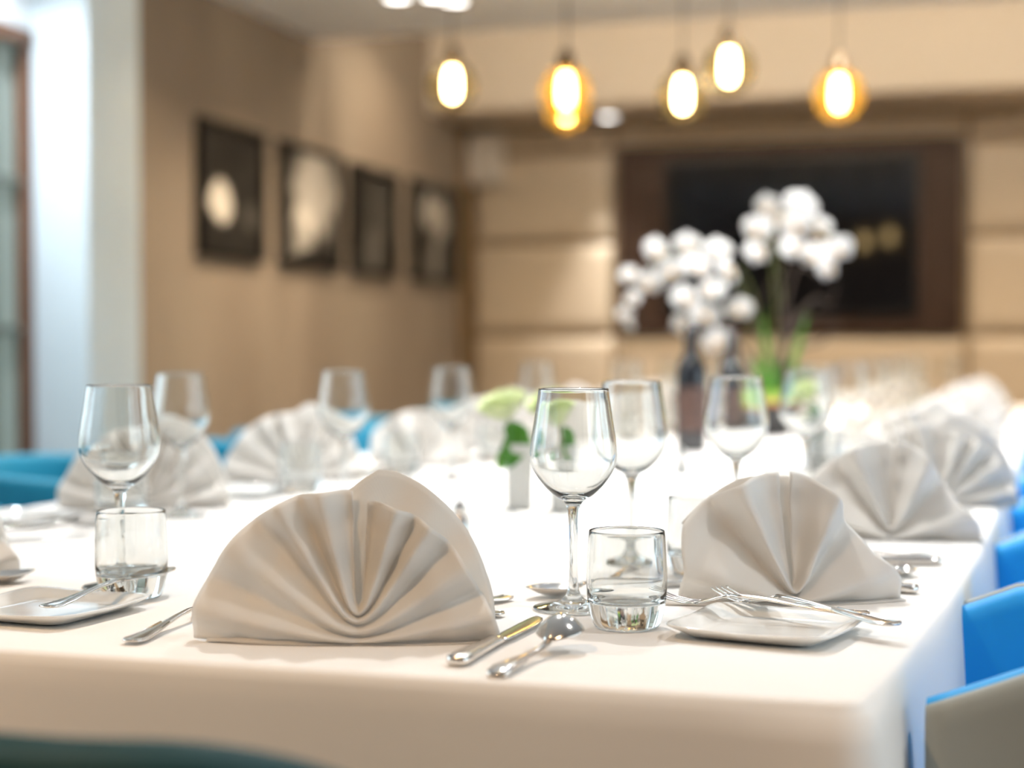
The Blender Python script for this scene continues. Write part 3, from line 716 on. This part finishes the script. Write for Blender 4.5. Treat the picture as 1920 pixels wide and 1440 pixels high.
# --- right row beyond the third
for i in range(3, 9):
    y = 2.60+.56*(i-2); q = Vector((edge_right(y)-.15, y, ZT))
    e = f'at the {ordn[i]} place along the window side'
    inst(('napB', 'napA')[i % 2], q, YAW+math.radians((i*53) % 24-22), f'distant white napkin {e}', GN)
    inst('wine', q+Vector((-.22, .14, 0)), 0, 'distant wine glass '+e, GW)
    inst('tumb', q+Vector((-.20, .03, 0)), 0, 'distant tumbler '+e, GT)
    inst('knife', q+Vector((.12, .130, 0)), PI/2, 'knife '+e, GS)
    inst('spoon', q+Vector((.11, .165, 0)), PI/2, 'spoon '+e, GS)
    inst('fork', q+Vector((.10, -.12, 0)), PI/2, 'fork '+e, GS)
    inst('plate', q+Vector((-.03, -.215, 0)), .02, 'square side plate '+e, GP)
# --- far end
for i, x in enumerate((-.95, -.35)):
    q = Vector((x, 6.48, ZT)); e = ('left' if i == 0 else 'right')+' place at the far end of the table'
    inst('napA', q, YAW*.5, 'tiny distant napkin at the '+e, GN)
    inst('wine', q+Vector((.2, -.14, 0)), 0, 'tiny distant wine glass at the '+e, GW)
    inst('tumb', q+Vector((.1, -.18, 0)), 0, 'tiny distant tumbler at the '+e, GT)

# ---------------------------------------------------------------- centre of the table
def leaf_mesh(b, o, d, up, L_, W_, curl=.3, n=8, m=6):
    d = Vector(d).normalized(); up = Vector(up).normalized(); s = d.cross(up).normalized(); up = s.cross(d).normalized(); o = Vector(o)
    def fn(u, v):
        w_ = W_*math.sin(PI*min(1, u**.8*.98+.01))**.8*(v*2-1)
        return o+d*(L_*u)+s*w_+up*(curl*L_*(-u*u)+.25*abs(w_))
    b.grid(fn, n, m)
def vase_proto():
    t = thing('bud_vase', 'x', 'vase')
    def sq(h, z, n=40):
        p = []
        for k in range(n):
            a = 2*PI*k/n; c, s = math.cos(a), math.sin(a); e = 2/6.
            p.append((math.copysign(abs(c)**e, c)*h, math.copysign(abs(s)**e, s)*h, z))
        return p
    b = MB().rings([sq(.0005, .0005), sq(.0185, .0005), sq(.0195, .003), sq(.0205, .05), sq(.0225, .098), sq(.0225, .100), sq(.0205, .100), sq(.0195, .095), sq(.0175, .02), sq(.0005, .018)])
    b.build('vase_body', M['china'], t, weld=True)
    ch = t.children[0]; ch.parent = None; bpy.data.objects.remove(t); ch.name = 'bud_vase'; ch['category'] = 'vase'
    return ch
PROTO['vase'] = vase_proto()
def rose_proto():
    t = thing('cut_rose', 'x', 'rose')
    MB().tube([(0, 0, -.07), (.0, 0, -.03), (-.002, 0, 0.02), (-.010, 0, .045)], .0022, 8).build('flower_stem', M['stem'], t)
    b = MB(); rnd = random.Random(4)
    for ring_, (n, r, h, op) in enumerate(((3, .008, .040, .15), (4, .014, .042, .3), (5, .020, .043, .3), (5, .026, .040, .5), (5, .031, .034, .75))):
        for k in range(n):
            a = 2*PI*k/n+ring_*.7; ca, sa = math.cos(a), math.sin(a)
            def fn(u, v, a=a, r=r, h=h, op=op, n=n):
                ph = a+(v-.5)*2*PI/n*1.35
                rr = r*(.25+.75*math.sin(min(1, u*1.1)*PI/2)) + op*.010*u**3
                hz = h*u*(1-.18*abs(2*v-1)**2)-.004*op*u**4
                return (rr*math.cos(ph), rr*math.sin(ph), hz)
            b.grid(fn, 8, 8)
    o = b.build('rose_bloom', M['rose'], t, solid=.0006); o.location = (-.012, 0, .043); o.rotation_euler = (.1, -.35, 0)
    for k, (z, az, L_) in enumerate(((.016, 2.7+PI, .045), (-.003, 2.2, .05), (.03, -.8, .04))):
        b = MB(); d = (math.cos(az)*.6, math.sin(az)*.5-.4, -.35); leaf_mesh(b, (0, 0, z), d, (0, -.7, .6), L_*.8, L_*.3)
        b.build('leaf', M['leaf'], t, solid=.0005)
    # low leaf hanging down in front of the vase
    b = MB(); leaf_mesh(b, (-.003, -.012, .018), (-.30, -.5, -1), (0, -1, .2), .052, .019, .15); b.build('leaf', M['leaf'], t, solid=.0005)
    b = MB(); leaf_mesh(b, (-.003, -.008, .040), (-.1, -.5, -1), (0, -1, .2), .042, .018, .15); b.build('leaf', M['leaf'], t, solid=.0005)
    return t
PROTO['rose'] = rose_proto()
for (px, py, r, lab) in ((974, 955, 0.3, 'left of the nearest wine glass'), (1056, 958, .9, 'seen through the nearest wine glass'), (1530, 880, .5, 'beyond the orchid pot')):
    p = at(px, py)
    inst('vase', p, YAW, 'small white square bud vase '+lab, 'white bud vases with one rose each')
    inst('rose', p+Vector((-.008, 0, .095)), r+YAW, 'pale green rose in a white vase '+lab, 'pale green roses in bud vases')
# salt shaker
def shaker(px, py, lab, s=1):
    p = at(px, py); t = thing('salt_shaker', lab, 'shaker', p, 0, 'small metal and glass shakers')
    MB().lathe([(0, .0004), (.013, .0004), (.015, .003), (.0155, .010), (.012, .020), (.008, .026), (.0075, .029), (0, .030)], 32).build('shaker_body', M['metal'], t)
    MB().lathe([(0, .029), (.010, .029), (.0115, .033), (.010, .038), (.004, .042), (.0025, .046), (.0032, .050), (.0025, .0535), (0, .0545)], 24).build('shaker_top', M['steel'], t)
    t.scale = (s,)*3
shaker(862, 1002, 'small polished shaker just behind the right side of the nearest napkin', 1.0)
shaker(1278, 892, 'small shaker left of the blurred glass in front of the bottle', 1.0)
# bottles
def bottle_proto():
    t = thing('wine_bottle', 'x', 'bottle')
    MB().lathe([(0, .0005), (.033, .0005), (.0365, .004), (.037, .02), (.037, .175), (.035, .195), (.026, .215), (.017, .232), (.0145, .25), (.0145, .292), (.0155, .294), (.0155, .300), (0, .300)], 40).build('bottle_body', M['bottle'], t)
    MB().lathe([(.0374, .050), (.0376, .052), (.0376, .150), (.0374, .152)], 40).build('label_band', M['label'], t)
    MB().lathe([(.0152, .245), (.0162, .248), (.0162, .302), (.010, .3035), (0, .3035)], 32).build('foil_capsule', M['foil'], t)
    return t
PROTO['bottle'] = bottle_proto()
inst('bottle', at(1296, 848), .3, 'dark bottle with copper label left of the orchid pot', 'dark bottles by the orchids')
inst('bottle', at(1372, 826), 1.9, 'dark bottle half hidden behind the blurred wine glass', 'dark bottles by the orchids', scale=(1, 1, .93))
# orchids in a black bowl
pc = at(1440, 818)
orc = thing('potted_orchid', 'white orchids with twigs in a black bowl in the middle of the table', 'orchid', pc)
MB().lathe([(0, .0006), (.05, .0006), (.058, .004), (.078, .04), (.088, .075), (.0895, .088), (.086, .089), (.082, .07), (0, .065)], 48).build('pot', M['pot'], orc)
MB().lathe([(.0885, .088), (.0915, .0885), (.0915, .1000), (.086, .1005), (.083, .095), (.086, .089)], 48).build('pot_rim', M['terra'], orc)
rnd = random.Random(11)
def mossf(u, v):
    th = 2*PI*v; r = .082*math.sin(u*PI/2); z = .082+.040*math.cos(u*PI/2)+.010*math.sin(5*th+3*u)*math.sin(u*PI)+.008*math.sin(9*th)*u*(1-u)
    return (r*math.cos(th), r*math.sin(th), z)
MB().grid(mossf, 14, 48).build('moss', M['moss'], orc)
CX = Vector((math.cos(YAW), math.sin(YAW), 0)); CY = Vector((-math.sin(YAW), math.cos(YAW), 0))
S_ = FPX/((pc-Vector((0, 0, CAMZ))).dot(CR @ Vector((0, 0, -1))))
def loc_px(px, py, dep=0):   # a point of the plant at its own distance
    return CX*((px-1440)/S_)+CY*dep+Vector((0, 0, (818-py)/S_))
def blossom_mesh(kind):
    b = MB()
    def petal(ang, L_, W_, back, cup):
        d = Vector((math.cos(ang), -back, math.sin(ang))).normalized(); s = Vector((-math.sin(ang), 0, math.cos(ang)))
        def fn(u, v):
            ww = W_*math.sin(PI*(.06+.90*u**.75))**.6*(2*v-1)
            return d*(L_*u)+s*ww+Vector((0, -cup*(u*(1-u)*.5) + .10*abs(ww)+.0015*(1 if False else math.sin(9*u+6*v)), 0))
        b.grid(fn, 8, 8)
    petal(math.radians(12), .045, .028, -.05, .02); petal(math.radians(168), .045, .028, -.05, .02)
    petal(PI/2, .042, .016, -.10, .01); petal(math.radians(222), .040, .015, -.12, .01); petal(math.radians(318), .040, .015, -.12, .01)
    return b
ob = blossom_mesh(0).build('blossom', M['petal'], orc, solid=.0008)
lb = MB(); lb.lathe([(0, -.012), (.004, -.011), (.007, -.003), (.0065, .004), (.003, .008), (0, .009)], 16)
for sx in (-1, 1): leaf_mesh(lb, (sx*.004, -.004, -.002), (sx*.6, -.7, .1), (0, 0, 1), .012, .005, .1)
lo_ = lb.build('blossom_lip', M['lip'], ob); lo_.location = (0, -.006, -.006)
left_c = [(1232, 470, .02, 1.15), (1290, 458, .03, 1.0), (1345, 470, 0, 1.1), (1255, 510, -.03, 1.1), (1305, 500, -.02, 1.2), (1360, 510, -.04, 1.15), (1215, 530, 0, 1.0), (1330, 545, -.05, 1.1), (1185, 560, .01, .8), (1280, 560, -.04, 1.15),
          (1320, 590, -.03, 1.15), (1385, 580, .0, 1.0), (1280, 610, .0, .95), (1340, 640, -.05, 1.1), (1180, 515, .02, .75), (1172, 590, .02, .6), (1180, 610, .03, .5)]
right_c = [(1500, 385, 0, 1.25), (1440, 385, .03, .95), (1420, 430, .0, 1.15), (1415, 475, -.03, 1.1), (1485, 425, -.04, 1.15), (1480, 465, -.05, 1.1), (1535, 425, .03, 1.05), (1525, 480, -.02, 1.15), (1565, 470, -.03, 1.15), (1545, 505, -.04, 1.0), (1460, 405, .03, 1.0)]
first = True; pts_all = {}
for nm, lst in (('l', left_c), ('r', right_c)):
    for (px, py, dp, s) in lst:
        o = ob if first else ob.copy()
        if not first:
            COL.objects.link(o); c = lo_.copy(); COL.objects.link(c); c.parent = o
        first = False
        o.location = loc_px(px, py, dp); o.parent = orc
        o.rotation_euler = (rnd.uniform(-.5, .35), rnd.uniform(-.5, .5), YAW+rnd.uniform(-.75, .75)); o.scale = (s*.84,)*3
def spline(P, n=10):
    P = [Vector(p) for p in P]; o = []
    for i in range(len(P)-1):
        p0, p1, p2, p3 = P[max(i-1, 0)], P[i], P[i+1], P[min(i+2, len(P)-1)]
        for k in range(n):
            s = k/n; o.append(.5*((2*p1)+(-p0+p2)*s+(2*p0-5*p1+4*p2-p3)*s*s+(-p0+3*p1-3*p2+p3)*s**3))
    return o+[P[-1]]
for P in ([(1438, 735, 0), (1410, 620, .02), (1380, 520, .02), (1320, 470, .02), (1250, 480, .03), (1190, 540, .02)],
          [(1442, 735, .01), (1425, 600, .03), (1400, 520, .03), (1360, 500, 0), (1340, 560, -.02), (1335, 630, -.03)],
          [(1445, 735, 0), (1455, 600, .01), (1450, 480, .02), (1460, 410, .03), (1500, 395, .02), (1550, 440, .01), (1560, 480, 0)],
          [(1450, 735, -.01), (1470, 600, .02), (1460, 500, .02), (1430, 420, .03), (1410, 450, .0)]):
    MB().tube(spline([loc_px(*q) for q in P]), .0028, 8).build('flower_stem', M['stem'], orc)
for P in ([(1460, 735, 0), (1475, 640, .02), (1480, 560, .03), (1500, 500, .02), (1540, 520, .01)], [(1455, 735, 0), (1480, 620, 0), (1530, 560, .02), (1560, 570, .03), (1570, 530, .02)],
          [(1450, 735, .02), (1440, 640, .03), (1410, 600, .02), (1430, 560, .02), (1450, 520, .02)], [(1462, 735, 0), (1470, 660, 0), (1500, 600, .04), (1520, 600, .04), (1555, 590, .02)],
          [(1470, 735, 0), (1468, 600, 0), (1462, 540, 0), (1475, 490, .02)], [(1440, 735, 0), (1400, 660, .02), (1370, 650, .02), (1350, 690, .02)],
          [(1430, 738, .02), (1395, 690, .04), (1330, 660, .05), (1300, 690, .05)], [(1466, 735, .03), (1500, 660, .05), (1548, 640, .05), (1575, 600, .06)]):
    pp = spline([loc_px(*q) for q in P]); MB().tube(pp, [  .0068*(1-.7*i/len(pp)) for i in range(len(pp))], 7).build('twig', M['twig'], orc)
for (P, W_) in (([(1438, 740), (1428, 700), (1412, 670)], .014), ([(1475, 720), (1490, 640), (1508, 585)], .008), ([(1450, 745), (1462, 710), (1448, 675)], .014), ([(1440, 700), (1445, 640), (1425, 580)], .006), ([(1480, 745), (1475, 715), (1500, 690)], .018)):
    a, m_, c = [loc_px(*q, -.02) for q in P]; b = MB(); d = (c-a)
    leaf_mesh(b, a, d, (0, -1, .3), d.length, W_, .12, 12, 6); b.build('leaf', M['leaf'], orc, solid=.0008)

# ---------------------------------------------------------------- tub chairs, facing +x with the back at -x
def make_chair(key, inner, outer_, zf=.722):
    t = thing('tub_chair', 'x', 'chair'); PROTO[key] = t
    hw, dp, th = .245, .50, .028
    def path(s, off):   # s 0..1 round the U, from one arm front to the other
        r = .20; h = hw-off; La = dp-r; Lc = PI/2*r; Lb = 2*(h-(r-off)); rr = r-off
        seg = [La, Lc, 2*(hw-r), Lc, La]; tot = sum(seg); d = s*tot
        if d < La: return Vector((0-d, -h)), s
        d -= La
        if d < Lc: a = d/r; return Vector((-La-rr*math.sin(a), -(hw-r)-rr*math.cos(a))), s
        d -= Lc
        if d < seg[2]: return Vector((-La-rr, -(hw-r)+d)), s
        d -= seg[2]
        if d < Lc: a = d/r; return Vector((-La-rr*math.cos(a), (hw-r)+rr*math.sin(a))), s
        d -= Lc; return Vector((-La+d, h)), s
    def top(s):
        q = min(s, 1-s); return zf+.03*min(1, q/.06)+(.777-zf-.03)*(.5-.5*math.cos(PI*min(1, q/.42)))
    n = 72
    def sect(off0, off1, zlo, zround):
        rr = []
        for i in range(n+1):
            s = i/n; z1 = top(s)
            A, _ = path(s, off0); B, _ = path(s, off1)
            prof = [(0, zlo), (0, .5), (0, z1-.02), (.08, z1-.008), (.28, z1-.001), (.5, z1+.001), (.72, z1-.001), (.92, z1-.008), (1, z1-.02), (1, .5), (1, zlo)]
            rr.append([((A+(B-A)*k).x+(-.03*(z-.45) if False else 0), (A+(B-A)*k).y, z) for k, z in prof])
        return rr
    MB().rings(sect(0, .016, .20, 0), True, True, True).build('outer_shell', outer_, t)
    MB().rings(sect(.017, .052, .34, 0), True, True, True).build('inner_upholstery', inner, t)
    b = MB(); hh = hw-.056
    def rsq(h0, z, k=1.0): return [(math.copysign(abs(math.cos(a))**.35, math.cos(a))*(.222)*h0-.235, math.copysign(abs(math.sin(a))**.35, math.sin(a))*hh*h0, z) for a in [2*PI*i/48 for i in range(48)]]
    b.rings([rsq(.01, .34), rsq(.97, .34), rsq(1, .36), rsq(1, .44), rsq(.97, .462), rsq(.85, .472), rsq(.01, .478)]).build('seat_cushion', inner, t, weld=True)
    for sx, sy in ((-.05, -1), (-.05, 1), (-.38, -1), (-.38, 1)):
        y = sy*(hw-.06 if sx > -.1 else hw-.10)
        MB().tube([(sx, y, .34), (sx*1.05, y*1.03, .0)], [.018, .012], 12).build('leg', M['legw'], t)
    return t
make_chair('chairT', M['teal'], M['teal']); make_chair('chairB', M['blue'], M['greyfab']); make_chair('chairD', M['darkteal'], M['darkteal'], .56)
GC = 'tub chairs around the table'
for i, y in enumerate((1.95, 2.70, 3.26, 3.84, 4.42, 5.0, 5.58)):
    inst('chairT', (edge_left(y)-.02, y, 0), 0, ['teal tub chair at the left edge of the picture, partly cut off', 'teal tub chair showing beside the first napkin on the tan wall side', 'teal tub chair behind the second napkin on the tan wall side', 'teal tub chair behind the third napkin on the tan wall side', 'fifth teal tub chair along the tan wall side', 'sixth teal tub chair along the tan wall side', 'seventh teal tub chair along the tan wall side'][i], GC)
for i, y in enumerate((1.50, 2.07, 2.64, 3.21, 3.78, 4.35, 4.92)):
    x = edge_right(y-.24)+.028
    inst('chairB', (x, y, 0), PI, f'blue and grey tub chair, {["nearest", "second", "third", "fourth", "fifth", "sixth", "seventh"][i]} along the window side of the table', GC)
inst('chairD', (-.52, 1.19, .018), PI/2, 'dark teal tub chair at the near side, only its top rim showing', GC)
